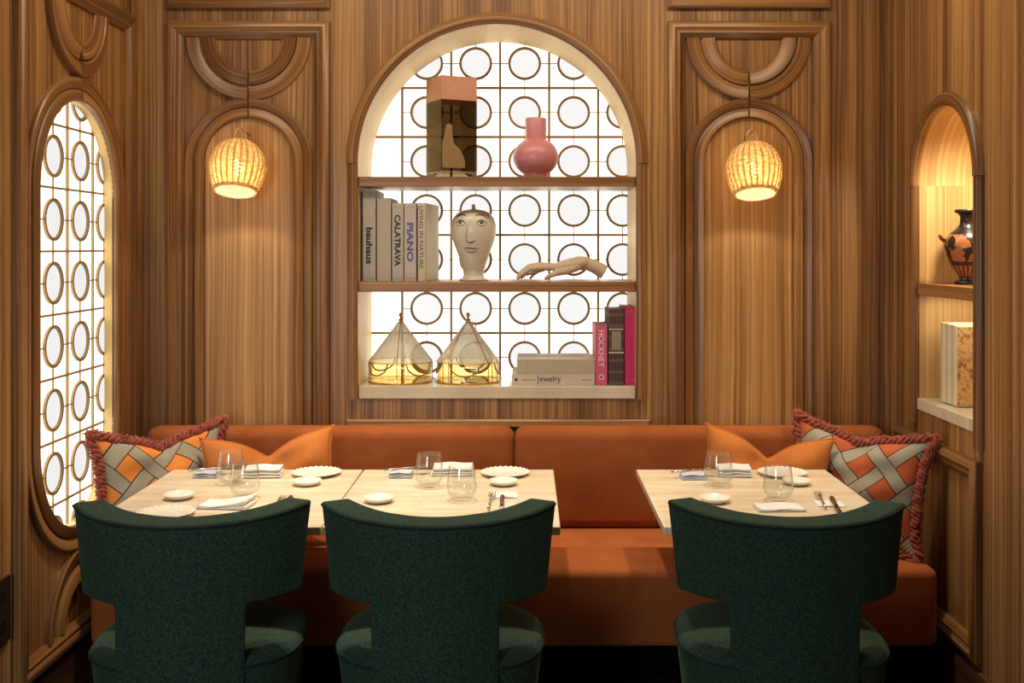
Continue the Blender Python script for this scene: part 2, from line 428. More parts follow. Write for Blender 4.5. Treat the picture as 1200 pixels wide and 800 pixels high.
# ---- lattice windows
CELL = .22
def window(name, fn, uc, vc, nu0, nu1, nv0, nv1, w0, pane_mat, u_lim, v_lim, tw=.0105, deep=.014):
    """uc,vc: a ring centre; w0: lattice front (negative = behind the wall face)"""
    e = bpy.data.objects.new(name, None); C.objects.link(e); struct(e)
    e.location = fn(uc, vc, w0)
    off = Vector(e.location)
    R = .069; dp = deep
    def bar(b, ua, ub, va, vb, wa, wb):
        ps = [Vector(fn(u, v, w))-off for w in (wa, wb) for (u, v) in ((ua, va), (ub, va), (ub, vb), (ua, vb))]
        i = [b.vert(p) for p in ps]
        for q in ((0,1,2,3),(4,5,6,7),(0,1,5,4),(1,2,6,5),(2,3,7,6),(3,0,4,7)): b.face([i[k] for k in q])
    g = MB()
    for i in range(nu0, nu1+2):
        u = uc+(i-.5)*CELL
        if u_lim[0] < u < u_lim[1]: bar(g, u-tw/2, u+tw/2, v_lim[0], v_lim[1], w0, w0-dp)
    for j in range(nv0, nv1+2):
        v = vc+(j-.5)*CELL
        if v_lim[0] < v < v_lim[1]: bar(g, u_lim[0], u_lim[1], v-tw/2, v+tw/2, w0+.0006, w0-dp+.001)
    g.build('lattice_grid', M['brass'], e)
    for i in range(nu0, nu1+1):
        for j in range(nv0, nv1+1):
            u = uc+i*CELL; v = vc+j*CELL
            r = MB(); prof = [(-.0055, -dp), (-.0055, 0), (.0055, 0), (.0055, -dp)]
            r.sweep(arc(u, v, R, 0, 2*PI, 40)[:-1], prof, lambda a, b_, w: Vector(fn(a, b_, w0+.0003+w))-off, True)
            t = .0022
            for s_ in (-1, 1):
                a, c = sorted((u+s_*R, u+s_*CELL/2)); bar(r, a, c, v-t, v+t, w0-.003, w0-.009)
                a, c = sorted((v+s_*R, v+s_*CELL/2)); bar(r, u-t, u+t, a, c, w0-.003, w0-.009)
            dsc = [r.vert(Vector(fn(a, b_, w0-.006))-off) for a, b_ in arc(u, v, R-.004, 0, 2*PI, 40)[:-1]]
            r.face(dsc, mi=1)
            r.build('lattice_ring', [M['brass'], M['roundel']], e)
    p = MB(); bar(p, u_lim[0]-.12, u_lim[1]+.12, v_lim[0]-.05, v_lim[1]+.05, w0-dp-.008, w0-dp-.014)
    p.build('glass_pane', pane_mat, e)
    return e
wb = window('window_1', back, (557.4-VX)*4.735/F, EYE-(304-VY)*4.735/F, -1, 4, -3, 4, -ND-.004, M['pane'],
       (NX-NR-.03, NX+NR+.03), (NB-.02, NSP+NR+.04))
wb['label'] = 'backlit ring lattice window behind the shelves in the arched niche'
wl = window('window_2', left, 3.655, 1.667, -2, 2, -5, 2, -.038, M['pane_side'], (LC-LR-.03, LC+LR+.03), (LB-LR-.03, LT+LR+.03), .0075, .009)
wl['label'] = 'tall round-ended lattice window in the left wall'

# ---- mouldings
FRAME = [(0, -.004), (0, .020), (.010, .030), (.026, .033), (.040, .024), (.050, .026), (.060, .016), (.070, .010), (.070, -.004)]
def frame_rect(fn, u0, u1, v0, v1, name, parent=None, mat='walnut_mould', fl=False, prof=FRAME):
    path = [(u0, v0), (u1, v0), (u1, v1), (u0, v1)]
    b = MB().sweep(path, prof, fn, True)
    return b.build(name, M[mat], parent, autosmooth=35)
def ring_profile(w, h0, h1): return [(0, -.004), (0, h0-.004), (.004, h0), (w-.004, h1), (w, h1-.004), (w, -.004)]
def ring_piece(fn, path, w, h0, h1, name, parent, mat='walnut_mould'):
    b = MB().sweep(path, ring_profile(w, h0, h1), fn); return b.build(name, M[mat], parent, autosmooth=35)
def hanging(fn, cu, vtop, parent, sgn=-1, limit=1):
    """pairs of concentric half rings hanging (sgn -1) from the frame's edge, split at the middle"""
    g = .0025
    for r0, w, h0, h1 in ((.202, .054, .012, .022), (.137, .058, .020, .010)):
        for sd in (-1, 1):
            a_in = math.asin(g/r0)
            pts = [(cu+sd*r0*math.cos(t), vtop+sgn*r0*math.sin(t)) for t in [0+(PI/2-a_in)*i/20 for i in range(21)]]
            # offset side must point outwards
            out = (sd*sgn) > 0
            pr = ring_profile(w, h0, h1) if (sd < 0) else ring_profile(w, h1, h0)
            pr = [((-o if out else o), h) for o, h in pr]
            MB().sweep(pts, pr, fn).build('carved_half_ring', M['walnut_mould'], parent, autosmooth=35)
def standing_arch(fn, cu, vsp, r_in, rings, vlow, parent, low_arch=None):
    """concentric arch rings, split at the crown, with straight legs to vlow (or a lower half ring)"""
    g = .0025
    r = r_in
    for (w, h0, h1) in rings:
        for sd in (-1, 1):
            a_in = math.asin(g/r)
            up = [(cu+sd*r*math.cos(t), vsp+r*math.sin(t)) for t in [(PI/2-a_in)*i/20 for i in range(21)]]
            if low_arch is None: pts = [(cu+sd*r, vlow)]+up
            else:
                dn = [(cu+sd*r*math.cos(t), low_arch-r*math.sin(t)) for t in [(PI/2-a_in)*i/20 for i in range(20, -1, -1)]]
                pts = dn+up
            pr = ring_profile(w, h0, h1)
            pr = [((-o if sd > 0 else o), h) for o, h in pr]
            MB().sweep(pts, pr, fn).build('carved_arch_half', M['walnut_mould'], parent, autosmooth=35)
        r += w+.0035
sc = WY/F
def XB(px): return (px-VX)*sc
ZT_IN = 2.430; ZT_OUT = 2.500
trim_no = [0]
def trim(label):
    trim_no[0] += 1
    e = bpy.data.objects.new('trim_%d' % trim_no[0], None); C.objects.link(e); return struct(e, label)
for (cpx, lab) in ((292.0, 'left back wall panel with carved overlapping arches'), (877.0, 'right back wall panel with carved overlapping arches')):
    t = trim(lab); cu = XB(cpx); hw = .264+.070
    frame_rect(back, cu-hw, cu+hw, .20, ZT_OUT, 'panel_frame', t)
    hanging(back, cu, ZT_IN+.004, t)
    standing_arch(back, cu, 1.920, .184, ((.040, .020, .012), (.034, .010, .020)), .5, t)
    cv = MB(); ol = [(cu-.182, .5), (cu+.182, .5)]+arc(cu, 1.920, .182, 0, PI, 30)
    fi = [cv.vert((a, WY-.004, b_)) for a, b_ in ol]; bi = [cv.vert((a, WY+.002, b_)) for a, b_ in ol]
    cv.face(fi); cv.face(list(reversed(bi)))
    for q in range(len(ol)): cv.face((fi[q], fi[q-1], bi[q-1], bi[q]))
    cv.build('lamplit_centre', M['walnut_lamplit'], t)  # lamp glow on the panel centre, painted as paler wood
    u = trim(lab.replace('panel with carved overlapping arches', 'plain upper panel frame'))
    frame_rect(back, cu-hw, cu+hw, 2.555, 2.96, 'panel_frame', u)
t = trim('low panel frame under the arched niche'); frame_rect(back, XB(407), XB(761), .20, .864, 'panel_frame', t)
t = trim('left wall panel frame around the round-ended window')
frame_rect(left, 3.28, 4.245, .185, ZT_OUT, 'panel_frame', t)
hanging(left, LC, ZT_IN+.004, t); hanging(left, LC, .251, t, 1)
standing_arch(left, LC, LT, LR, ((.040, .022, .016), (.040, .012, .018)), 0, t, LB)
t = trim('low panel frame on the right wall'); frame_rect(right, 3.50, 4.28, .185, .857, 'panel_frame', t)
# niche surrounds: round bead with a heavier arch
def bead(w, h): return [(0, -.003), (0, h*.55), (w*.15, h*.85), (w*.4, h), (w*.65, h*.92), (w*.9, h*.6), (w, h*.3), (w, -.003)]
def surround(fn, cu, r, sp, bot, w, h, lab):
    t = trim(lab)
    for sd in (-1, 1):
        pr = [((-o if sd > 0 else o), hh) for o, hh in bead(w, h*.86)]
        MB().sweep([(cu+sd*r, bot), (cu+sd*r, sp)], pr, fn).build('side_moulding', M['walnut_mould'], t, autosmooth=40)
    MB().sweep(arc(cu, sp, r, PI, 0, 60), [(o, hh) for o, hh in bead(w*1.12, h)], fn).build('arch_moulding', M['walnut_mould'], t, autosmooth=40)
surround(back, NX, NR, NSP, NB, .045, .030, 'rounded moulding around the arched niche')
surround(right, RC, RR-.002, RSP, RB-.05, .046, .030, 'rounded moulding around the right wall niche')
# ---------------------------------------------------------------- shelves
def shelf(name, a, b, mat, label, grain=0):
    o = MB().box(a, b).build(name, mat, grain=grain, bevel=.002); return tag(o, label, 'shelf')
e = .002
def zb(py): return EYE-(py-VY)*WY/F
S1T, S1B = zb(207), zb(218.5); S2T, S2B = zb(330), zb(342); S3T = zb(452.5)
shelf('wooden_shelf', (NX-NR+e, WY-.004, S1B), (NX+NR-e, WY+ND-.012, S1T), M['shelf_wood'], 'upper walnut shelf of the arched niche, under the pink vase')
shelf('wooden_shelf', (NX-NR+e, WY-.004, S2B), (NX+NR-e, WY+ND-.012, S2T), M['shelf_wood'], 'middle walnut shelf of the arched niche, under the ceramic hand')
shelf('stone_sill', (NX-NR+e, WY-.006, NB+.001), (NX+NR-e, WY+ND-.004, S3T), M['marble'], 'cream stone sill at the bottom of the arched niche')
shelf('wooden_shelf', (WR-.004, RC-RR+e, 1.388), (WR+RD-.003, RC+RR-e, 1.433), M['shelf_wood'], 'walnut shelf in the right wall niche carrying the painted vase', 1)
shelf('stone_sill', (WR-.006, RC-RR+e, RB+.001), (WR+RD-.003, RC+RR-e, .990), M['marble'], 'cream stone sill of the right wall niche under the leaning volumes', 1)

# ---------------------------------------------------------------- banquette
def rbox(name, a, b, mat, parent, r, seg_sub=2, crown=0.0):
    """upholstered block: box with rounded edges"""
    o = MB().box(a, b).build(name, mat, parent)
    md = o.modifiers.new('bevel', 'BEVEL'); md.width = r; md.segments = 5
    for p in o.data.polygons: p.use_smooth = True
    return o
bq = thing('banquette', 'long burnt orange velvet bench with two back cushions under the niche', 'bench', (0, 4.0, 0))
def rel(o_, a): return tuple(Vector(a)-Vector(o_))
BL, BR = -1.525, 1.432
bo = (0, 4.0, 0)
rbox('seat', rel(bo, (BL, 3.665, .178)), rel(bo, (BR, 4.314, .452)), M['orange'], bq, .032)
rbox('backrest', rel(bo, (BL, 4.19, .445)), rel(bo, (-.0535, 4.314, .852)), M['orange'], bq, .045)
rbox('backrest', rel(bo, (-.0505, 4.19, .445)), rel(bo, (BR, 4.314, .852)), M['orange'], bq, .045)
MB().box(rel(bo, (BL+.05, 4.02, 0)), rel(bo, (BR-.05, 4.31, .19))).build('plinth', M['dark_metal'], bq)

# ---------------------------------------------------------------- tables
TH = .75; TW = .703; TY0, TY1 = 3.10, 3.90
def make_table(cx, label):
    t = thing('dining_table', label, 'table', (cx, 3.5, 0), 0, None)
    o = MB().box((-TW/2+.001, TY0-3.5, TH-.026), (TW/2-.001, TY1-3.5, TH)).build('tabletop', M['marble'], t, bevel=.004)
    MB().lathe([(.0, .03), (.035, .03), (.035, TH-.04), (.16, TH-.036), (.16, TH-.026), (0, TH-.026)], 32).build('pedestal', M['dark_metal'], t, autosmooth=40)
    MB().lathe([(0, .0005), (.325, .0005), (.33, .004), (.33, .020), (.324, .024), (0, .030)], 72).build('base_plate', M['base_grey'], t, autosmooth=40, loc=(0, -.065, 0))
    return t
TX = [-.958, -.253, .752]
tb = make_table(TX[0], 'cream stone table in front of the left chair, beside the window')
dup(tb, (TX[1], 3.5, 0), 0, 'cream stone table in front of the middle chair, pushed against the left table')
dup(tb, (TX[2], 3.5, 0), 0, 'cream stone table standing alone in front of the right chair')

# ---------------------------------------------------------------- chairs
def make_chair(label, loc, rz):
    ch = thing('dining_chair', label, 'chair', loc, rz, None)
    R = .372; T = .108; top = .842; bot = .615; hs = .405; ps = .204
    S = [-hs, -hs+.014]+[(-hs+.014)+(hs-.014-ps-.014)*i/5 for i in range(1, 5)]+[-ps-.014, -ps, -ps+.014, -.11, -.055]
    S = S+[0]+[-x for x in reversed(S)]
    Z = [.10, .114, .22, .33, .44, .53, .588, bot, bot+.014, .67, .73, .78, top-.014, top]
    Tl = [0, .014, T*.5, T-.014, T]
    ns, nz, nt = len(S), len(Z), len(Tl)
    inside = lambda i, j: (0 <= i < ns-1 and 0 <= j < nz-1) and (Z[j] >= bot-1e-6 or (S[i] >= -ps-1e-6 and S[i+1] <= ps+1e-6))
    b = MB(); ids = {}
    def V(i, j, k):
        if (i, j, k) not in ids:
            s, z, t = S[i], Z[j], Tl[k]
            lean = (z-top)*.085 if z >= bot else -.0193
            f = 1-max(0, (top-z))*.22 if z >= bot else 1-(top-bot)*.22-(bot-z)*.10
            a = s*f/R
            crown = (.020 if z > .7 else 0)*(abs(s)/hs)**2.2
            rr = R+lean-t*(1-.25*(abs(s)/hs)**3)
            ids[(i, j, k)] = b.vert((rr*math.sin(a), -rr*math.cos(a), z+crown))
        return ids[(i, j, k)]
    for i in range(ns-1):
        for j in range(nz-1):
            if not inside(i, j): continue
            for k, fl in ((0, 0), (nt-1, 1)): b.face((V(i,j,k), V(i+1,j,k), V(i+1,j+1,k), V(i,j+1,k)))
            for di, dj, q in ((-1,0,((0,0),(0,1))), (1,0,((1,0),(1,1))), (0,-1,((0,0),(1,0))), (0,1,((0,1),(1,1)))):
                if not inside(i+di, j+dj):
                    (a0, a1), (c0, c1) = q
                    for k in range(nt-1):
                        b.face((V(i+a0,j+a1,k), V(i+c0,j+c1,k), V(i+c0,j+c1,k+1), V(i+a0,j+a1,k+1)))
    br = b.build('backrest', M['green'], ch, subsurf=2)
    pts = [((R+.001)*math.sin(s/R), -(R+.001)*math.cos(s/R), top-.006+.020*(abs(s)/hs)**2.2) for s in [(-hs+.012)+(2*hs-.024)*i/40 for i in range(41)]]
    MB().tube(pts, .0042, 8).build('piping', M['piping'], br, smooth=True)
    # seat: rounded drum with a crowned top
    hw, hd, cy = .293, .268, -.062
    def sup(a, sx, sy, n=2.7):
        c, s = math.cos(a), math.sin(a)
        return (sx*math.copysign(abs(c)**(2/n), c), cy+sy*math.copysign(abs(s)**(2/n), s))
    st = MB(); N = 64; rings = []
    for (f, z) in ((.80, .17), (.88, .172), (.90, .19), (.95, .32), (.985, .41), (1.0, .436), (1.0, .444), (.985, .456), (.93, .465), (.75, .474), (.4, .479), (.1, .480)):
        rings.append([st.vert((*sup(2*PI*k/N, hw*f, hd*f), z)) for k in range(N)])
    for r0, r1 in zip(rings, rings[1:]):
        for k in range(N): st.face((r0[k], r0[(k+1) % N], r1[(k+1) % N], r1[k]))
    st.face(list(reversed(rings[0]))); st.face(rings[-1])
    so = st.build('seat', M['green'], ch, smooth=True)
    MB().tube([(*sup(2*PI*k/N, hw*1.004, hd*1.004), .444) for k in range(N)], .0042, 6, True).build('piping', M['piping'], so, smooth=True)
    for sx in (-1, 1):
        for y in (-.26, -.10):
            MB().tube([(sx*.17, y, 0), (sx*.165, y, .172)], [.014, .020], 12).build('leg', M['dark_metal'], ch, autosmooth=40)
    return ch
CHY = 3.125
chair = make_chair('dark green velvet chair at the left table, nearest the window', (-.944, CHY, 0), math.radians(3))
dup(chair, (-.249, CHY, 0), math.radians(.5), 'dark green velvet chair at the middle table, between the other two chairs')
dup(chair, (.731, CHY, 0), math.radians(-3), 'dark green velvet chair at the table standing alone on the right')

# ---------------------------------------------------------------- cushions
def make_cushion(label, mat, W, H, T, origin, rvec, uvec, dip, fringe=None, ear=.03, seed=1):
    """origin: world point of the middle of the bottom edge; rvec, uvec: width and height directions"""
    r = Vector(rvec).normalized(); u = Vector(uvec); u = (u-r*u.dot(r)).normalized(); n = r.cross(u)
    mt = Matrix((r, u, n)).transposed().to_4x4(); mt.translation = Vector(origin)
    e = bpy.data.objects.new('cushion', None); C.objects.link(e); e.empty_display_size = .05
    e.matrix_world = mt; tag(e, label, 'cushion')
    rnd = random.Random(seed); ph = [rnd.uniform(0, 6) for _ in range(6)]
    N = 40
    def shape(a, b, sd):
        # a,b in -1..1 ; edges pulled in between the corners, ears at the corners
        pin = .055
        x = a*W/2*(1-pin*(1-b*b)*abs(a)**2); y = b*H/2*(1-pin*(1-a*a)*abs(b)**2)
        y -= dip*math.exp(-(abs(a)/.36)**1.35)*((b+1)/2)**2.2
        corner = (abs(a)*abs(b))**6
        x += math.copysign(ear*corner, a); y += math.copysign(ear*corner, b)
        th = T/2*((1-abs(a)**3.2)*(1-abs(b)**3.2))**.55
        th *= 1-.45*math.exp(-(a/.22)**2)*max(0, b)**1.5
        wr = .009*(math.sin(5*a+3*b+ph[0])+.6*math.sin(9*b-4*a+ph[1]))*(1-a**4)*(1-b**4)
        # creases running down from the dip
        wr -= .016*math.exp(-((abs(a)-.10-.28*(1-b))/.055)**2)*max(0, b)*(1-b**4)
        return Vector((x, y+H/2, sd*th+(wr if sd > 0 else wr*.3)))
    b = MB(); g = {}
    for sd in (1, -1):
        for i in range(N+1):
            for j in range(N+1):
                edge = i in (0, N) or j in (0, N)
                key = (i, j, 0 if edge else sd)
                if key not in g:
                    A = -math.cos(PI*i/N); A = .5*A+.5*(2*i/N-1); B = -math.cos(PI*j/N); B = .5*B+.5*(2*j/N-1)
                    p = shape(A, B, sd if not edge else 0); g[key] = (b.vert(p), (A*W/2, B*H/2))
        for i in range(N):
            for j in range(N):
                q = []
                for (x, y) in ((i, j), (i+1, j), (i+1, j+1), (i, j+1)):
                    q.append(g[(x, y, 0 if x in (0, N) or y in (0, N) else sd)])
                b.face([k[0] for k in q], tuple(k[1] for k in q))
    body = b.build('cover', mat, e, smooth=True)
    per = []
    M_ = 160
    for k in range(M_):
        t = 4*k/M_; s_ = int(t); f = t-s_
        a, c = ((2*f-1, -1), (1, 2*f-1), (1-2*f, 1), (-1, 1-2*f))[s_]
        per.append(shape(a, c, 0))
    if fringe:
        fb = MB(); L = 900
        # lumpy twisted cord
        for strand in range(3):
            pts = []; rad = []
            for k in range(480):
                t = k/480*M_; i = int(t) % M_; f = t-int(t); p = per[i].lerp(per[(i+1) % M_], f)
                tg = (per[(i+1) % M_]-per[i-1]); tg.normalize()
                o = tg.cross(Vector((0, 0, 1))).normalized()
                an = 2*PI*(k/480*34+strand/3)
                pts.append(p+o*(.008+.010*math.cos(an))+Vector((0, 0, .010*math.sin(an))))
                rad.append(.0085+.0022*math.sin(k*.9+strand*2)+rnd.uniform(-.001, .001))
            fb.tube(pts, rad, 6, True)
        for k in range(L):
            t = k/L*M_; i = int(t) % M_; f = t-int(t); p = per[i].lerp(per[(i+1) % M_], f)
            tg = (per[(i+1) % M_]-per[i-1]).normalized(); o = tg.cross(Vector((0, 0, 1))).normalized()
            d = (o*rnd.uniform(.3, 1)+tg*rnd.uniform(-.6, .6)+Vector((0, 0, rnd.uniform(-.9, .9)))).normalized()
            q = p+o*.010
            fb.tube([q, q+d*.014, q+d*.024+tg*rnd.uniform(-.006, .006)], [.0032, .0028, .0018], 4)
        fb.build('fringe', fringe, e, smooth=True)
    else:
        MB().tube(per, .0035, 6, True).build('piping', mat, e, smooth=True)
    return e
make_cushion('woven pattern cushion with rust fringe in the left corner by the window', M['weave'], .465, .385, .12,
             (-1.340, 3.912, .486), (.70, .70, -.01), (-.11, .10, 1), .045, M['fringe'], seed=2)
make_cushion('woven pattern cushion with rust fringe in the right corner under the small niche', M['weave_red'], .495, .385, .13,
             (1.196, 3.940, .490), (.72, -.69, -.045), (.18, .12, 1), .035, M['fringe'], seed=3)
make_cushion('plain orange velvet cushion leaning behind the left table', M['cushion_orange'], .48, .385, .115,
             (-.950, 3.935, .486), (.99, .11, .08), (.0, .20, 1), .075, ear=.012, seed=4)
make_cushion('plain orange velvet cushion leaning behind the right table', M['cushion_orange'], .46, .385, .115,
             (.872, 3.928, .490), (.985, -.10, -.10), (.02, .18, 1), .085, ear=.014, seed=5)

# ---------------------------------------------------------------- wicker lamps
def make_lamp(label, loc, tilt=math.radians(-17)):
    """loc: centre of the shade's bottom opening"""
    t = thing('wicker_wall_lamp', label, 'lamp', loc); t.rotation_euler = (tilt, 0, 0)
    inv = Matrix.Rotation(-tilt, 3, 'X')
    H = .208
    def rad(z):
        f = z/H
        if f < .42: return .078+(.104-.078)*math.sin(f/.42*PI/2)
        return .104*math.sqrt(max(0, 1-((f-.42)/.60)**2.3))+.003
    b = MB(); NR_ = 26
    for k in range(NR_):
        a = 2*PI*k/NR_
        b.tube([((rad(H*i/22)+.0015)*math.cos(a), (rad(H*i/22)+.0015)*math.sin(a), H*i/22) for i in range(23)], .0042, 5)
    rows = 56
    for j in range(rows):
        z = H*(j+.5)/rows*.985; r = rad(z)
        n = NR_*4; pts = []
        for k in range(n):
            a = 2*PI*k/n; w = .0020*math.cos(NR_*a/2+PI*((j//2) % 2))
            pts.append(((r+w)*math.cos(a), (r+w)*math.sin(a), z))
        b.tube(pts, .0022, 4, True)
    sh = b.build('shade', M['wicker'], t, smooth=True)
    r = MB()
    for k in range(2): r.tube([((rad(0)+.001)*math.cos(2*PI*i/60), (rad(0)+.001)*math.sin(2*PI*i/60), .001+.006*k) for i in range(60)], .0052, 6, True)
    r.build('rim', M['wicker'], sh, smooth=True)
    lp = MB(); 
    for dx in (-.006, .006):
        lp.tube([(.017*math.cos(s)+dx, dx*.5, H-.004+.064*math.sin(s)) for s in [PI*i/14 for i in range(15)]], .0034, 6)
    lp.tube([(.03*math.cos(2*PI*i/24), .03*math.sin(2*PI*i/24), H-.001) for i in range(24)], .004, 6, True)
    lp.build('hanging_loop', M['wicker'], t, smooth=True)
    bl = MB().lathe([(0, .070), (.010, .072), (.016, .085), (.017, .105), (.011, .130), (0, .133)], 20); bl.build('bulb', M['bulb'], t, smooth=True)
    MB().lathe([(0, .130), (.014, .130), (.014, .175), (.006, .180), (.004, .225), (0, .225)], 16).build('lamp_holder', M['gold'], t, autosmooth=40)
    yw = WY-loc[1]; top = Matrix.Rotation(tilt, 3, 'X') @ Vector((0, 0, H+.050))
    MB().tube([inv @ (top+Vector((0, y_, z_))) for y_, z_ in ((yw-top.y-.001, -.004), ((yw-top.y)*.5, -.002), (.03, 0), (0, 0), (-.006, .006))], .0045, 8).build('wall_arm', M['gold'], t, smooth=True)
    return t
lampz = EYE-(224-VY)*4.14/F
lA = make_lamp('lit woven rattan lamp on the left carved panel', ((276-VX)*4.14/F, 4.14, lampz))
lB = dup(lA, ((885.5-VX)*4.14/F, 4.14, EYE-(227-VY)*4.14/F), None, 'lit woven rattan lamp on the right carved panel')

# ---------------------------------------------------------------- niche contents
def text_mesh(txt, length, height, mat, name, parent, xax, yax, center, bold=0.0):
    cu = bpy.data.curves.new('t', 'FONT'); cu.body = txt; cu.size = 1; cu.extrude = .002; cu.offset = bold; cu.resolution_u = 3
    o = bpy.data.objects.new('t', cu); C.objects.link(o)
    dg = bpy.context.evaluated_depsgraph_get(); me = bpy.data.meshes.new_from_object(o.evaluated_get(dg))
    bpy.data.objects.remove(o)
    xs = [v.co.x for v in me.vertices]; ys = [v.co.y for v in me.vertices]
    x0, x1, y0, y1 = min(xs), max(xs), min(ys), max(ys)
    xa = Vector(xax); ya = Vector(yax); za = xa.cross(ya)
    for v in me.vertices:
        a = ((v.co.x-x0)/(x1-x0)-.5)*length; c = ((v.co.y-y0)/(y1-y0)-.5)*height; d = v.co.z*.25
        v.co = Vector(center)+xa*a+ya*c+za*d
    me.materials.clear(); me.materials.append(mat)
    ob = bpy.data.objects.new(name, me); C.objects.link(ob); ob.parent = parent; return ob
DOWN = ((0, 0, -1), (1, 0, 0)); ACROSS = ((1, 0, 0), (0, 0, 1))
def make_book(label, mat, t, h, d, loc, rz=0, spine_round=.0, group=None, name='book'):
    """upright book, spine towards -y, base centre of the spine at loc"""
    e = thing(name, label, 'book', loc, rz, group)
    b = MB(); bt = .003
    b.box((-t/2, 0, 0), (t/2, bt, h)); b.box((-t/2, bt, 0), (-t/2+bt, d, h)); b.box((t/2-bt, bt, 0), (t/2, d, h))
    b.build('cover', mat, e, bevel=.001)
    MB().box((-t/2+bt, bt, .004), (t/2-bt, d-.004, h-.004)).build('pages', M['pages'], e)
    return e
# standing row on the middle shelf
BY = WY+.03; bs = BY/F
def standing(px0, px1, ytop, base_z, mat, d, label, by=BY, gap=.0012):
    s_ = by/F; x0 = (px0-VX)*s_+gap; x1 = (px1-VX)*s_-gap
    h = EYE-(ytop-VY)*s_-base_z
    return make_book(label, mat, x1-x0, h, d, ((x0+x1)/2, by, base_z+.0005)), x1-x0, h
k1, t1, h1 = standing(425, 440.5, 222.5, S2T, M['b_grey'], .26, 'tall grey book with black lower-case lettering, at the left end of the row')
text_mesh('bauhaus', h1*.40, t1*.52, M['black'], 'spine_lettering', k1, *DOWN, (0, -.0005, h1*.39), .03)
for q in (.03, .955, .985): MB().box((-t1*.42, -.0009, h1*q), (t1*.42, .0005, h1*q+.0022)).build('spine_rule', M['ink_soft'], k1)
k2, t2, h2 = standing(441.3, 458.5, 232, S2T, M['b_taupe'], .25, 'taupe book with a plain unlettered spine, second in the row')
k3, t3, h3 = standing(459.2, 473, 238, S2T, M['b_grey2'], .25, 'grey book with large black capitals down the spine, third in the row')
text_mesh('CALATRAVA', h3*.66, t3*.55, M['black'], 'spine_lettering', k3, *DOWN, (-.001, -.0005, h3*.52), .03)
for q in (.035, .945): MB().box((-t3*.4, -.0009, h3*q), (t3*.4, .0005, h3*q+.002)).build('spine_rule', M['ink_soft'], k3)
k4, t4, h4 = standing(473.4, 488, 238, S2T, M['b_grey3'], .25, 'grey book with large blue capitals down the spine')
text_mesh('PIANO', h4*.50, t4*.56, M['blue'], 'spine_lettering', k4, *DOWN, (0, -.0005, h4*.50), .035)
for q in (.035, .945): MB().box((-t4*.4, -.0009, h4*q), (t4*.4, .0005, h4*q+.002)).build('spine_rule', M['ink_soft'], k4)
k5, t5, h5 = standing(488.6, 497.8, 238, S2T, M['b_beige'], .30, 'beige book with thin dark serif-like capitals at the right end of the row')
k5.rotation_euler.z = math.radians(-6); k5.location.x += .003; k5.location.y -= .004
text_mesh('LIVING IN NATURE', h5*.80, t5*.55, M['ink'], 'spine_lettering', k5, *DOWN, (-.001, -.0005, h5*.56))
MB().box((t5/2+.0002, .008, .006), (t5/2+.0016, .29, h5-.006)).build('cover_picture', M['b_ivory'], k5)
# standing books at the right end of the sill
k6, t6, h6 = standing(697.5, 712, 380, S3T, M['b_hock'], .22, 'short rose pink book standing against the flat stack')
text_mesh('HOCKNEY', h6*.60, t6*.5, M['white_ink'], 'spine_lettering', k6, *DOWN, (0, -.0005, h6*.60))
MB().tube([(.010*math.cos(2*PI*i/20), -.0008, .034+.010*math.sin(2*PI*i/20)) for i in range(20)], .0016, 5, True).build('spine_emblem', M['white_ink'], k6)
k7, t7, h7 = standing(713, 731.5, 362.5, S3T, M['plaid'], .25, 'thick dark tartan book between the two pink books')
for (z0, z1, mm) in ((.42, .44, 'b_ivory'), (.73, .745, 'b_ivory')):
    MB().box((-t7/2, -.0012, h7*z0), (t7/2, .0005, h7*z1)).build('spine_band', M[mm], k7)
MB().box((-t7*.3, -.0012, h7*.47), (t7*.3, .0005, h7*.71)).build('spine_label', M['ink_soft'], k7)
k8, t8, h8 = standing(732, 744.3, 360, S3T, M['b_magenta'], .26, 'tall magenta book against the right side of the niche')
for q in (.06, .93): MB().box((-t8/2, -.0009, h8*q), (t8/2, .0005, h8*q+.003)).build('spine_rule', M['b_hock'], k8)
# flat stack
def flat_book(label, mat, px0, px1, z0, z1, y0, d, loc_off=0):
    s_ = y0/F; x0 = (px0-VX)*s_; x1 = (px1-VX)*s_; w = x1-x0; h = z1-z0; bt = .0035
    e = thing('book', label, 'book', ((x0+x1)/2, y0, z0))
    b = MB(); b.box((-w/2, 0, 0), (w/2, bt, h)); b.box((-w/2, bt, 0), (w/2, d, bt)); b.box((-w/2, bt, h-bt), (w/2, d, h))
    b.build('cover', mat, e, bevel=.001)
    MB().box((-w/2+.004, bt, bt), (w/2-.004, d-.004, h-bt)).build('pages', M['pages'], e)
    return e, w, h
zj = EYE-(438.2-VY)*4.38/F
f1, w1, fh1 = flat_book('pale grey lettered book lying under the plain one on the sill', M['b_jewel'], 600, 697, S3T+.0005, zj, 4.38, .26)
text_mesh('Jewelry', w1*.29, fh1*.74, M['ink'], 'spine_lettering', f1, *ACROSS, (-w1*.055, -.0005, fh1*.50))
for (a0, a1) in ((-.38, -.22), (.34, .47)): MB().box((w1*a0, -.0008, fh1*.45), (w1*a1, .0005, fh1*.53)).build('spine_rule', M['ink_soft'], f1)
MB().lathe([(0, -.0008), (.007, -.0008), (.007, .0006), (0, .0006)], 16).build('spine_emblem', M['ink'], f1, loc=(-w1*.45, 0, fh1*.5)).rotation_euler.x = PI/2
f2, w2, fh2 = flat_book('plain thick beige book on top of the flat stack', M['b_flat'], 606, 697.5, zj+.0008, EYE-(421-VY)*4.385/F, 4.385, .25)

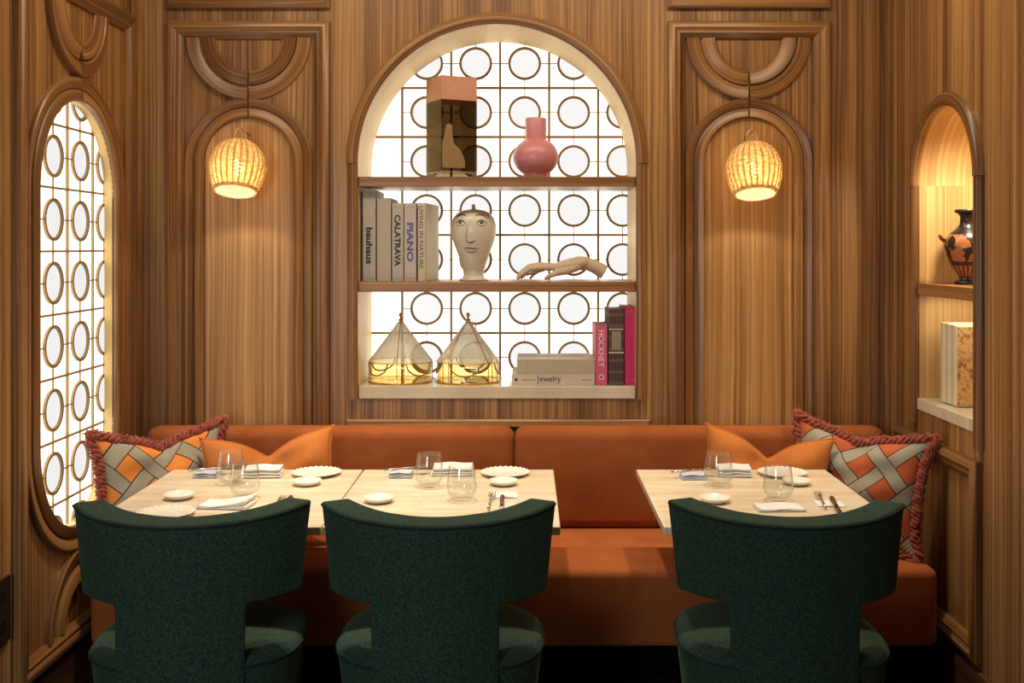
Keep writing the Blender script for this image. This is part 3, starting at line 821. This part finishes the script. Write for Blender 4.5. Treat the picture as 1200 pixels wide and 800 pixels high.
# pink vase
def lathe_thing(name, label, cat, prof, mat, loc, n=56, part=None):
    o = MB().lathe(prof, n).build(name, mat, None, autosmooth=50); o.location = loc; return tag(o, label, cat)
py_ = 4.50; ps_ = py_/F
vx = (628-VX)*ps_; vh = 71*ps_
def sph(cz, r, a0, a1, n): return [(r*math.cos(a0+(a1-a0)*i/n), cz+r*math.sin(a0+(a1-a0)*i/n)) for i in range(n+1)]
r_s = 26.5*ps_; rz = 23.0*ps_; nr = 12.2*ps_; fr_ = 14.5*ps_
cz = vh*.36
def ell(cz, rx, rz, a0, a1, n): return [(rx*math.cos(a0+(a1-a0)*i/n), cz+rz*math.sin(a0+(a1-a0)*i/n)) for i in range(n+1)]
aB = -math.acos(fr_/r_s); aT = math.acos(nr*1.02/r_s)
prof = [(0, 0), (fr_*.96, 0), (fr_, .003)]+ell(cz, r_s, rz, aB, aT, 24)+[(nr, cz+rz*math.sin(aT)+.004), (nr, vh-.004), (nr-.002, vh), (nr-.007, vh), (nr-.008, vh-.01), (nr-.008, vh-.07), (0, vh-.07)]
lathe_thing('vase', 'round pink vase with a cylindrical neck on the upper shelf', 'vase', prof, M['pink'], (vx, py_, S1T+.0005))
# smoked glass block vase
gx = (529.5-VX)*4.50/F; ga = 45.5*4.42/F; gh = 118*4.42/F
gv = thing('glass_vase', 'square smoked glass vase with a salmon pink top band on the upper shelf', 'vase', (gx, 4.475, S1T+.0005), math.radians(28))
def hollow(b, a, z0, z1, t):
    o = [(-a/2,-a/2),(a/2,-a/2),(a/2,a/2),(-a/2,a/2)]; i = [(x*(1-2*t/a), y*(1-2*t/a)) for x, y in o]
    q = [[b.vert((x, y, z)) for x, y in ring] for ring, z in ((o, z0), (o, z1), (i, z1), (i, z0))]
    for k in range(4):
        k2 = (k+1) % 4
        for m_ in range(4): b.face((q[m_][k], q[m_][k2], q[(m_+1) % 4][k2], q[(m_+1) % 4][k]))
b = MB(); hollow(b, ga, .026, gh*.765, .004); b.build('smoked_body', M['smoke'], gv)
b = MB(); hollow(b, ga, gh*.766, gh, .004); b.build('top_band', M['pink_band'], gv)
MB().box((-ga/2, -ga/2, 0), (ga/2, ga/2, .0255)).build('base_block', M['smoke'], gv, bevel=.003)
# bottle reflection painted as a flat beige shape on the smoked right face
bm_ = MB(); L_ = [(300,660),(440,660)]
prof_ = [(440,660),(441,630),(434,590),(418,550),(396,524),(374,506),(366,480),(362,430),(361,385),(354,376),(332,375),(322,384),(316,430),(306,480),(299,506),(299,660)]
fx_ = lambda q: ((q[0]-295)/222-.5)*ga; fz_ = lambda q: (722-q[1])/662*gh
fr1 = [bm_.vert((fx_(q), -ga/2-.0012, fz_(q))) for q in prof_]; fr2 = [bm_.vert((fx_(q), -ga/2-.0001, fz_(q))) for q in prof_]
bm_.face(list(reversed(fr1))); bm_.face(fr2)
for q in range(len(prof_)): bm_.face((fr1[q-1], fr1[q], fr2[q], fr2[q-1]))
mo = bm_.build('painted_bottle_reflection', plain('reflection_beige', rgb(150, 118, 80), .4), gv); mo['label'] = 'beige bottle reflection painted on the smoked glass'

# face vase
fy = 4.49; fs = fy/F; fx = (555-VX)*fs
fprof_px = [(0, 329), (17, 329), (17.5, 327.5), (13, 325.5), (11.8, 322), (12.6, 316), (15, 308), (18.5, 298), (22, 289), (25, 280), (26.6, 272), (26.4, 264), (24, 256), (20, 250.5), (14, 247.3), (7, 246), (3, 245.6), (2.3, 244.5), (2.1, 241), (1.6, 239.8), (0, 239.6)]
fb0 = S2T+.0005
fprof = [(r*fs, (329-y)*fs) for r, y in fprof_px]
fv = thing('face_vase', 'ivory lidded vase painted with a grey face on the middle shelf', 'vase', (fx, fy, fb0))
MB().lathe(fprof, 72).build('vase_body', M['vase_white'], fv, smooth=True)
def frad(z):
    for (r0, z0), (r1, z1) in zip(fprof, fprof[1:]):
        if z0 <= z <= z1 and z1 > z0: return r0+(r1-r0)*(z-z0)/(z1-z0)
    return .05
def face_line(name, pts, rad, mat='ink'):
    # pts in px (x from the vase axis, y) put on the front of the glazed surface
    P = []
    for x, y in pts:
        z = (329-y)*fs; r = frad(z)+.0004; X = x*fs; P.append((X, -math.sqrt(max(1e-6, r*r-X*X)), z))
    b = MB(); b.tube(P, [q*fs for q in rad], 8)
    b.build(name, M[mat], fv, smooth=True)
def bez(pts, n=16):
    out = []
    for i in range(n+1):
        t = i/n; q = [Vector(p) for p in pts]
        while len(q) > 1: q = [a.lerp(c, t) for a, c in zip(q, q[1:])]
        out.append(tuple(q[0]))
    return out
tap = lambda n, w: [.15+w*math.sin(PI*i/n)**.8 for i in range(n+1)]
for sx, ox in ((-1, -2), (1, -2)):
    E = lambda pts: [(ox+sx*x, y) for x, y in pts]
    face_line('painted_eyebrow', bez(E([(4.5, 254.5), (9, 250.5), (15, 252.5), (19, 257)])), tap(16, .75))
    face_line('painted_eyelid', bez(E([(6, 263), (9.5, 257.5), (14, 258), (18.5, 263)])), tap(16, .6))
    face_line('painted_eyelid', bez(E([(7, 263.2), (11, 266.5), (15, 265.5), (18, 263)])), tap(16, .3), 'ink_soft')
    face_line('painted_iris', E([(10.6, 262), (12.4, 261.6), (14.2, 262)]), [.6, 1.7, .6])
face_line('painted_nose', bez([(-6, 262), (-6.5, 272), (-9, 280), (-6, 283.4)]), tap(16, .35), 'ink_soft')
face_line('painted_nostrils', bez([(-7.5, 282.5), (-4.5, 285.6), (0, 285.4), (3.4, 281.8)]), tap(16, .6))
face_line('painted_mouth', bez([(-10.5, 291.5), (-5, 289.6), (-1, 292.2), (7.5, 291.2)]), tap(16, .65))
face_line('painted_mouth', bez([(-8, 293.4), (-4.5, 297.2), (1, 297), (5.5, 293)]), tap(16, .4))

# ceramic hand
hy = 4.47; hs_ = hy/F
def H(px, py, dy=0.0): return Vector(((px-660)*hs_, dy, (329.3-py)*hs_))
hb = MB()
def limb(pts, rad, n=12, flat_start=False):
    P = []; Rr = []
    for i in range(len(pts)-1):
        for k in range(5):
            f = k/5; P.append(pts[i].lerp(pts[i+1], f)); Rr.append((rad[i]*(1-f)+rad[i+1]*f)*hs_)
    P.append(pts[-1]); Rr.append(rad[-1]*hs_)
    hb.tube(P, Rr, n)
    for p, r in (((P[-1], Rr[-1]),) if flat_start else ((P[0], Rr[0]), (P[-1], Rr[-1]))):
        ring = MB().lathe([(r*.985*math.cos(a), r*.985*math.sin(a)) for a in [-PI/2+PI*i/8 for i in range(9)]], 12)
        o = len(hb.v); hb.v += [v+p for v in ring.v]
        for f_ in ring.f: hb.face([q+o for q in f_])
# forearm and wrist, then the back of the hand as a fan of five rays
limb([H(708.5, 319.8), H(697, 313), H(684, 308.0), H(676, 307.5)], [8.6, 8.0, 7.0, 6.6], 20, True)
for dy, oy in ((-.026, 1.2), (-.012, .3), (.004, 0), (.018, .6), (.030, 1.8)):
    limb([H(684, 307.8, dy*.35), H(668, 309.5+oy, dy*.75), H(650, 313.0+oy, dy)], [6.8, 6.6, 4.2], 14)
limb([H(690, 311), H(672, 310.5), H(656, 314)], [6, 6.6, 4], 14)
fingers = [  # nearest (index) first
    ([H(651, 313.6, -.028), H(636, 313.8, -.031), H(622, 315.2, -.033), H(612, 321.5, -.034), H(607, 326.2, -.034)], [4.0, 3.5, 3.2, 2.6, 2.0]),
    ([H(650, 312.6, -.010), H(634, 310.8, -.011), H(620, 312.8, -.012), H(611, 319.5, -.012), H(606.5, 325.5, -.012)], [4.0, 3.5, 3.1, 2.6, 2.0]),
    ([H(650, 313.2, .008), H(635, 311.8, .010), H(623, 314.2, .012), H(615, 320.5, .013), H(611, 326.0, .013)], [4.0, 3.4, 3.0, 2.5, 1.9]),
    ([H(652, 315.0, .026), H(640, 315.0, .031), H(631, 318.0, .034), H(625, 322.5, .036), H(621.5, 326.6, .036)], [3.6, 3.0, 2.7, 2.2, 1.7]),
    ([H(676, 312.5, -.020), H(664, 317.5, -.034), H(652, 320.2, -.044), H(644, 323.2, -.047), H(639.5, 326.0, -.047)], [5.4, 4.8, 3.8, 3.1, 2.3]),
]
for p, r in fingers: limb(p, r)
ho = hb.build('ceramic_hand', M['bisque'], None, smooth=True, fix=False)
ho.location = ((660-VX)*hs_, hy, S2T+.001)
md = ho.modifiers.new('remesh', 'REMESH'); md.mode = 'VOXEL'; md.voxel_size = .0022; md.use_smooth_shade = True
md = ho.modifiers.new('smooth', 'SMOOTH'); md.iterations = 5; md.factor = .5
tag(ho, 'bisque ceramic hand lying palm down with five fingers on the middle shelf', 'sculpture')

# glass tent lanterns
def make_tent(label, cpx, rot):
    y = 4.52; s_ = y/F; R = 37*s_; hb_ = .086; hc = .166
    t = thing('glass_lantern', label, 'lantern', ((cpx-VX)*s_, y, S3T+.0005), rot)
    MB().lathe([(R-.003, .004), (R-.003, hb_), (R-.006, hb_), (R-.006, .004)], 64).build('amber_wall', M['amber'], t, smooth=True)
    MB().lathe([(0, .002), (R-.004, .002), (R-.004, .005), (0, .005)], 64).build('glass_floor', M['amber'], t)
    prof = []; n = 26
    for i in range(n+1):
        f = i/n; r = (R-.003)*(1-f)+.010*f; z = hb_+.002+hc*f
        prof += [(r+.0014, z), (r-.0014, z+hc/n*.5)] if i < n else [(r, z)]
    MB().lathe(prof, 72).build('ribbed_roof', M['ribbed'], t)
    rg = MB()
    for z, rr in ((.003, .0030), (hb_, .0020), (hb_*.26, .0007)): rg.tube([(R*math.cos(2*PI*i/64), R*math.sin(2*PI*i/64), z) for i in range(64)], rr, 6, True)
    rg.build('metal_rings', M['gold'], t, smooth=True)
    for k in range(4):
        a = PI/2*k-PI/2
        MB().tube([(R*math.cos(a), R*math.sin(a), .003), (R*math.cos(a), R*math.sin(a), hb_), (.010*math.cos(a), .010*math.sin(a), hb_+hc)], .0021, 6).build('metal_rib', M['gold'], t)
        sw = MB(); pts = []
        for i in range(17):
            f = i/16*2-1; aa = a+PI/4+f*.50; z = hb_-.052*math.sqrt(max(0, 1-f*f)); pts.append((R*math.cos(aa), R*math.sin(aa), z))
        sw.tube(pts, .0034, 6).build('swag_arc', M['brass'], t, smooth=True)
    z0 = hb_+hc
    MB().lathe([(0, z0-.004), (.011, z0-.004), (.011, z0), (.004, z0+.003), (.013, z0+.008), (.013, z0+.011), (.004, z0+.014), (.0035, z0+.022)]
               + [(.0085*math.cos(q), z0+.031+.010*math.sin(q)) for q in [-PI/2.6+PI/2.6*2.3*i/10 for i in range(11)]]+[(0, z0+.041)], 24).build('finial', M['gold'], t, smooth=True)
    return t
make_tent('conical ribbed glass lantern with amber base, left of the pair, its metal rib facing front', 469.5, 0)
make_tent('conical ribbed glass lantern with amber base, right of the pair, next to the flat books', 548.5, math.radians(-48))

# ---------------------------------------------------------------- right niche contents
gvz = thing('painted_vase', 'black and orange figured vase on the shelf of the right wall niche', 'vase', (1.640, 3.93, 1.4335))
gp = [(0, 0), (.046, 0), (.048, .008), (.040, .014), (.030, .020), (.030, .028), (.036, .036), (.056, .066), (.076, .105), (.084, .140), (.080, .165), (.062, .190), (.040, .208), (.028, .224), (.026, .250), (.034, .262), (.046, .268), (.046, .278), (.038, .279), (.026, .270), (.022, .25), (0, .25)]
MB().lathe(gp, 64).build('vase_body', M['greek'], gvz, smooth=True)
for a in (PI*.93, -PI*.05):
    ca, sa = math.cos(a), math.sin(a)
    MB().tube([((r)*ca+o*-sa, r*sa+o*ca, z) for r, o, z in ((.078, -.022, .158), (.092, -.020, .172), (.098, 0, .180), (.092, .020, .172), (.078, .022, .158))], .0055, 8).build('side_handle', M['greek'], gvz, smooth=True)
sx0 = 1.556
yy = 3.972
vols = ((.020, 'b_beige', .300), (.024, 'paper_white', .298), (.026, 'b_ivory', .300), (.024, 'paper_white', .297), (.028, 'b_ivory', .298), (.026, 'paper_white', .296))
names = ('tan edged slim volume at the far end of the leaning row in the right niche', 'slim white volume, second from the far end of the leaning row', 'ivory slim volume, third from the far end of the leaning row',
         'slim white volume, fourth from the far end of the leaning row', 'ivory slim volume, behind the front volume of the leaning row', 'slim white volume with a picture cover at the near end of the leaning row')
for (t_, mm, hh), nm in zip(vols, names):
    e_ = make_book(nm, M[mm], t_-.0015, hh*.985, .20, (sx0, yy-t_/2, .9935), -PI/2, group='slim volumes in the right niche')
    e_.rotation_euler = (0, math.radians(0), -PI/2)
    e_.rotation_euler = (math.radians(2.2), 0, -PI/2) if False else e_.rotation_euler
    yy -= t_
    last = (e_, t_, hh)
e_, t_, hh = last
MB().box(((t_-.0015)/2+.0002, .004, .004), ((t_-.0015)/2+.0016, .196, hh*.985-.004)).build('cover_picture', M['art'], e_)

# wall socket
ws = thing('wall_socket', 'black double wall socket low on the left wall', 'socket', (WL, 3.195, .465))
MB().box((0, -.055, -.10), (.009, .055, .10)).build('cover_plate', M['socket'], ws, bevel=.003)
for dz in (-.045, .045):
    MB().tube([(.0085, 0, dz), (.0105, 0, dz)], .022, 20).build('outlet', M['dark_metal'], ws)

# ---------------------------------------------------------------- tableware
def T(px, py, z=TH): return on_z(px, py, z)
def make_glass(label, px, py):
    # open tumbler: wider belly, narrower rim, thick base
    o_ = [(0, 0), (.026, 0), (.031, .003), (.046, .026), (.0495, .042), (.047, .070), (.0415, .112), (.0405, .114)]
    i_ = [(.0392, .114), (.0400, .110), (.0450, .070), (.0475, .042), (.043, .026), (.026, .012), (0, .009)]
    o = MB().lathe(o_+i_, 56).build('tumbler', M['clear'], None, smooth=True)
    p = T(px, py); o.location = (p.x, p.y, TH+.0005); return tag(o, label, 'glass')
glass_prof = None
g0 = make_glass('stemless tumbler at the back of the left table, in front of the rolled napkin', 270, 566)
for lab, px, py in (('stemless tumbler at the front of the left table, nearer the left chair', 287, 583),
                    ('stemless tumbler at the back of the middle table', 503, 570),
                    ('stemless tumbler at the front of the middle table, before the scalloped plate', 541, 586),
                    ('stemless tumbler at the back of the right table, before the white napkin', 842, 569),
                    ('stemless tumbler at the front of the right table, before the plates', 912, 586)):
    p = T(px, py); dup(g0, (p.x, p.y, TH+.0005), 0, lab)
def make_plate(label, px, py, R=.088):
    def mod(a, i): 
        k = max(0, i-3)/3.0
        return (1+.022*k*math.cos(28*a) if i >= 3 and i <= 8 else 1), (.0012*math.cos(28*a) if 4 <= i <= 7 else 0)
    pr = [(0, .004), (R*.55, .004), (R*.60, .005), (R*.72, .0075), (R*.86, .0105), (R*.97, .013), (R, .0133), (R*.985, .0115), (R*.72, .0045), (R*.58, 0), (0, 0)]
    o = MB().lathe(pr, 224, mod=lambda a, i: mod(a, i) if i < 9 else (1, 0)).build('scalloped_plate', M['ceramic'], None, smooth=True)
    p = T(px, py); o.location = (p.x, p.y, TH+.0005); return tag(o, label, 'plate')
pl0 = make_plate('scalloped white plate at the back of the left table', 371, 556.3)
for lab, px, py in (('scalloped white plate at the front of the left table by the left chair', 194, 604),
                    ('scalloped white plate at the back of the middle table', 592, 556.3),
                    ('scalloped white plate at the back of the right table', 917, 556.3)):
    p = T(px, py); dup(pl0, (p.x, p.y, TH+.0005), 0, lab)
def make_dish(label, px, py, R=.050):
    pr = [(0, .004), (R*.6, .004), (R*.8, .008), (R*.98, .0165), (R, .017), (R, .0155), (R*.82, .005), (R*.62, 0), (0, 0)]
    o = MB().lathe(pr, 56).build('side_dish', M['ceramic'], None, smooth=True)
    p = T(px, py); o.location = (p.x, p.y, TH+.0005); return tag(o, label, 'dish')
d0 = make_dish('small white dish before the scalloped plate at the back of the left table', 360, 567.8)
for lab, px, py in (('small white dish at the front left of the left table, above the scalloped plate', 210, 584),
                    ('small white dish before the scalloped plate on the middle table', 590, 567.8),
                    ('small white dish at the front left of the middle table', 444, 588),
                    ('small white dish before the scalloped plate on the right table', 934, 567.5),
                    ('small white dish at the front left of the right table', 838, 588)):
    p = T(px, py); dup(d0, (p.x, p.y, TH+.0005), 0, lab)
def make_napkin(label, px, py, w, d, h, mat, rz=0, slope=0.0, curl=0.0, layers=3):
    b = MB(); n, m_ = 14, 10
    for L in range(layers):
        z0 = h*L/layers; th = h/layers*.94; ww = w*(1-.03*L); dd = d*(1-.04*L); ids = []
        for k in (0, 1):
            for i in range(n+1):
                for j in range(m_+1):
                    x = (i/n-.5); y = (j/m_-.5)
                    e_ = (1-(abs(2*x))**8)*(1-(abs(2*y))**8)
                    wav = .0015*math.sin(9*x+L)+.001*math.cos(11*y+2*L)
                    z = z0+th*(.5+(k-.5)*max(.12, e_)**.5)+wav*(1 if L or k else 0)+slope*(y+.5)*((L+k)/layers)+curl*max(0, x+.2)**2*(L+k)/layers
                    ids.append(b.vert((x*ww, y*dd, max(0, z))))
        st_ = (n+1)*(m_+1); base = ids[0]
        I = lambda k, i, j: base+k*st_+i*(m_+1)+j
        for i in range(n):
            for j in range(m_):
                for k in (0, 1): b.face((I(k,i,j), I(k,i+1,j), I(k,i+1,j+1), I(k,i,j+1)))
        for i in range(n):
            for j in (0, m_): b.face((I(0,i,j), I(0,i+1,j), I(1,i+1,j), I(1,i,j)))
        for j in range(m_):
            for i in (0, n): b.face((I(0,i,j), I(0,i,j+1), I(1,i,j+1), I(1,i,j)))
    o = b.build('folded_napkin', mat, None, smooth=True)
    p = T(px, py); o.location = (p.x, p.y, TH+.0005); o.rotation_euler.z = rz; return tag(o, label, 'napkin')
make_napkin('blue-grey folded napkin carrying cutlery at the back left of the left table', 243, 558, .085, .075, .020, M['napkin_grey'])
make_napkin('thick white folded napkin behind the tumblers on the left table', 309, 558, .135, .075, .034, M['napkin'], .04, .006)
make_napkin('flat white napkin at the front of the left table, curling up at its corner', 266, 593, .16, .10, .012, M['napkin'], -.12, 0, .05, 2)
make_napkin('blue-grey folded napkin carrying cutlery at the back left of the middle table', 470, 558, .085, .075, .022, M['napkin_grey'])
make_napkin('white folded napkin rising behind the tumblers on the middle table', 531, 556, .150, .070, .030, M['napkin'], .0, .012)
make_napkin('small white napkin under the fork at the front right of the middle table', 592, 581, .085, .075, .006, M['napkin'], .05, 0, 0, 2)
make_napkin('blue-grey folded napkin carrying cutlery at the back left of the right table', 812, 560, .090, .075, .020, M['napkin_grey'])
make_napkin('white folded napkin behind the tumblers on the right table', 860, 557, .125, .075, .032, M['napkin'], -.05, .008)
make_napkin('flat white napkin at the front of the right table, before the tumbler', 913, 596, .15, .09, .010, M['napkin'], .06, 0, 0, 2)
make_napkin('small white napkin under the fork at the front right of the right table', 972, 591, .09, .075, .005, M['napkin'], -.05, 0, 0, 2)
def make_fork(label, loc, rz):
    t = thing('fork', label, 'fork', loc, rz)          # tines towards +y
    MB().tube([(0, -.11, .004), (0, -.06, .0045), (0, 0, .006), (0, .028, .009), (0, .040, .007)], [.0045, .0034, .0026, .0028, .006], 8).build('handle', M['steel'], t, smooth=True)
    hb2 = MB()
    for k in range(4):
        x = -.0099+.0066*k
        hb2.tube([(x*.5, .034, .007), (x, .046, .0045), (x, .070, .004), (x, .090, .008)], [.0032, .0018, .0016, .0010], 6)
    hb2.build('tines', M['steel'], t, smooth=True); return t
def make_knife(label, loc, rz):
    t = thing('table_knife', label, 'knife', loc, rz)   # handle towards +y
    MB().tube([(0, 0, .007), (0, .02, .0075), (0, .06, .008), (0, .095, .0075), (0, .105, .007)], [.0050, .0062, .0072, .0080, .0050], 10).build('handle', M['handle'], t, smooth=True)
    b = MB(); b.box((-.0075, -.115, .0050), (.0065, -.004, .0066)); b.build('blade', M['steel'], t, bevel=.0005)
    MB().tube([(0, -.006, .0066), (0, .001, .0068)], .0058, 10).build('bolster', M['steel'], t); return t
z_ = TH+.0008
def P3(px, py, dz): p = T(px, py); return (p.x, p.y, TH+dz)
fk = make_fork('fork lying at the front right of the left table', P3(325, 591, .001), math.radians(0))
dup(fk, P3(575, 589, .0075), math.radians(-2), 'fork lying on the small napkin at the front of the middle table')
dup(fk, P3(962, 588, .0065), math.radians(-8), 'fork lying on the small napkin at the front of the right table')
kn = make_knife('brown-handled knife at the front right of the left table', P3(333, 594, .001), math.radians(0))
dup(kn, P3(588, 596, .0075), math.radians(0), 'brown-handled knife on the small napkin at the front of the middle table')
dup(kn, P3(980, 597, .0065), math.radians(-8), 'brown-handled knife on the small napkin at the front of the right table')
# cutlery lying across the blue-grey napkins
sp = thing('spoon', 'dark spoon lying across the blue-grey napkin on the left table', 'spoon', P3(246, 557, .021), math.radians(-72))
MB().tube([(0, -.075, .002), (0, -.03, .003), (0, .03, .004), (0, .045, .004)], [.0042, .0030, .0025, .004], 8).build('handle', M['steel'], sp, smooth=True)
bw = MB(); bw.lathe([(0, .001), (.008, .002), (.014, .005), (.017, .009), (.0155, .009), (.012, .0055), (0, .0032)], 24)
bw.v = [Vector((v.x, v.y*1.45+.066, v.z)) for v in bw.v]; bw.build('bowl', M['steel'], sp, smooth=True)
dup(sp, P3(474, 557, .023), math.radians(-70), 'dark spoon lying across the blue-grey napkin on the middle table')
dup(sp, P3(810, 559, .021), math.radians(-76), 'dark spoon lying across the blue-grey napkin on the right table')

# ---------------------------------------------------------------- lights
def light(name, kind, loc, energy, col, target=None, **kw):
    d = bpy.data.lights.new(name, kind); d.energy = energy; d.color = col
    for k, v in kw.items(): setattr(d, k, v)
    o = bpy.data.objects.new(name, d); C.objects.link(o); o.location = loc
    if target is not None: o.rotation_euler = (Vector(target)-Vector(loc)).to_track_quat('-Z', 'Y').to_euler()
    return o
WARM = (1.0, .74, .45)
for i, x in enumerate(TX):
    light('ceiling_spot', 'SPOT', (x, 3.62, 2.95), 135 if i < 2 else 100, (1, .84, .62), (x, 3.60, 0), spot_size=math.radians(50), spot_blend=.7, shadow_soft_size=.05)
for l_ in (lA, lB):
    light('lamp_bulb_light', 'POINT', Vector(l_.location)+Vector((0, -.012, .050)), 2.8, (1, .93, .76), shadow_soft_size=.012)
light('niche_spot', 'SPOT', (WR+.12, RC-.06, 2.0), 24, (1, .88, .64), (WR+.14, RC+.06, 1.0), spot_size=math.radians(165), spot_blend=1, shadow_soft_size=.03)
light('under_shelf_light', 'AREA', (WR+.12, RC+.02, 1.384), 1.1, (1, .88, .66), (WR+.12, RC+.02, 0), shape='RECTANGLE', size=.16, size_y=.40)
light('ceiling_wash', 'AREA', (0, 3.58, 2.96), 29, (1, .84, .60), (0, 3.58, 0), shape='RECTANGLE', size=2.6, size_y=.25)
light('side_daylight', 'AREA', (-1.1, .5, 1.45), 26, (.93, 1.0, .99), (-.1, 2.8, .6), shape='RECTANGLE', size=.6, size_y=1.0)
w = bpy.data.worlds.new('world'); bpy.context.scene.world = w; w.use_nodes = True
bg = w.node_tree.nodes['Background']; bg.inputs[0].default_value = (1, .82, .62, 1); bg.inputs[1].default_value = .06

# ---------------------------------------------------------------- camera and view
cam = bpy.data.cameras.new('camera'); co = bpy.data.objects.new('camera', cam); C.objects.link(co)
co.location = (0, 0, EYE); co.rotation_euler = (PI/2, 0, 0)
cam.sensor_width = 36; cam.sensor_fit = 'HORIZONTAL'; cam.lens = 36*F/1200
cam.shift_x = (600-VX)/1200; cam.shift_y = -(400-VY)/1200
cam.clip_start = .05
s = bpy.context.scene; s.camera = co
s.view_settings.view_transform = 'Standard'; s.view_settings.look = 'None'; s.view_settings.gamma = 1
s.view_settings.exposure = 0.0; s.view_settings.use_curve_mapping = False
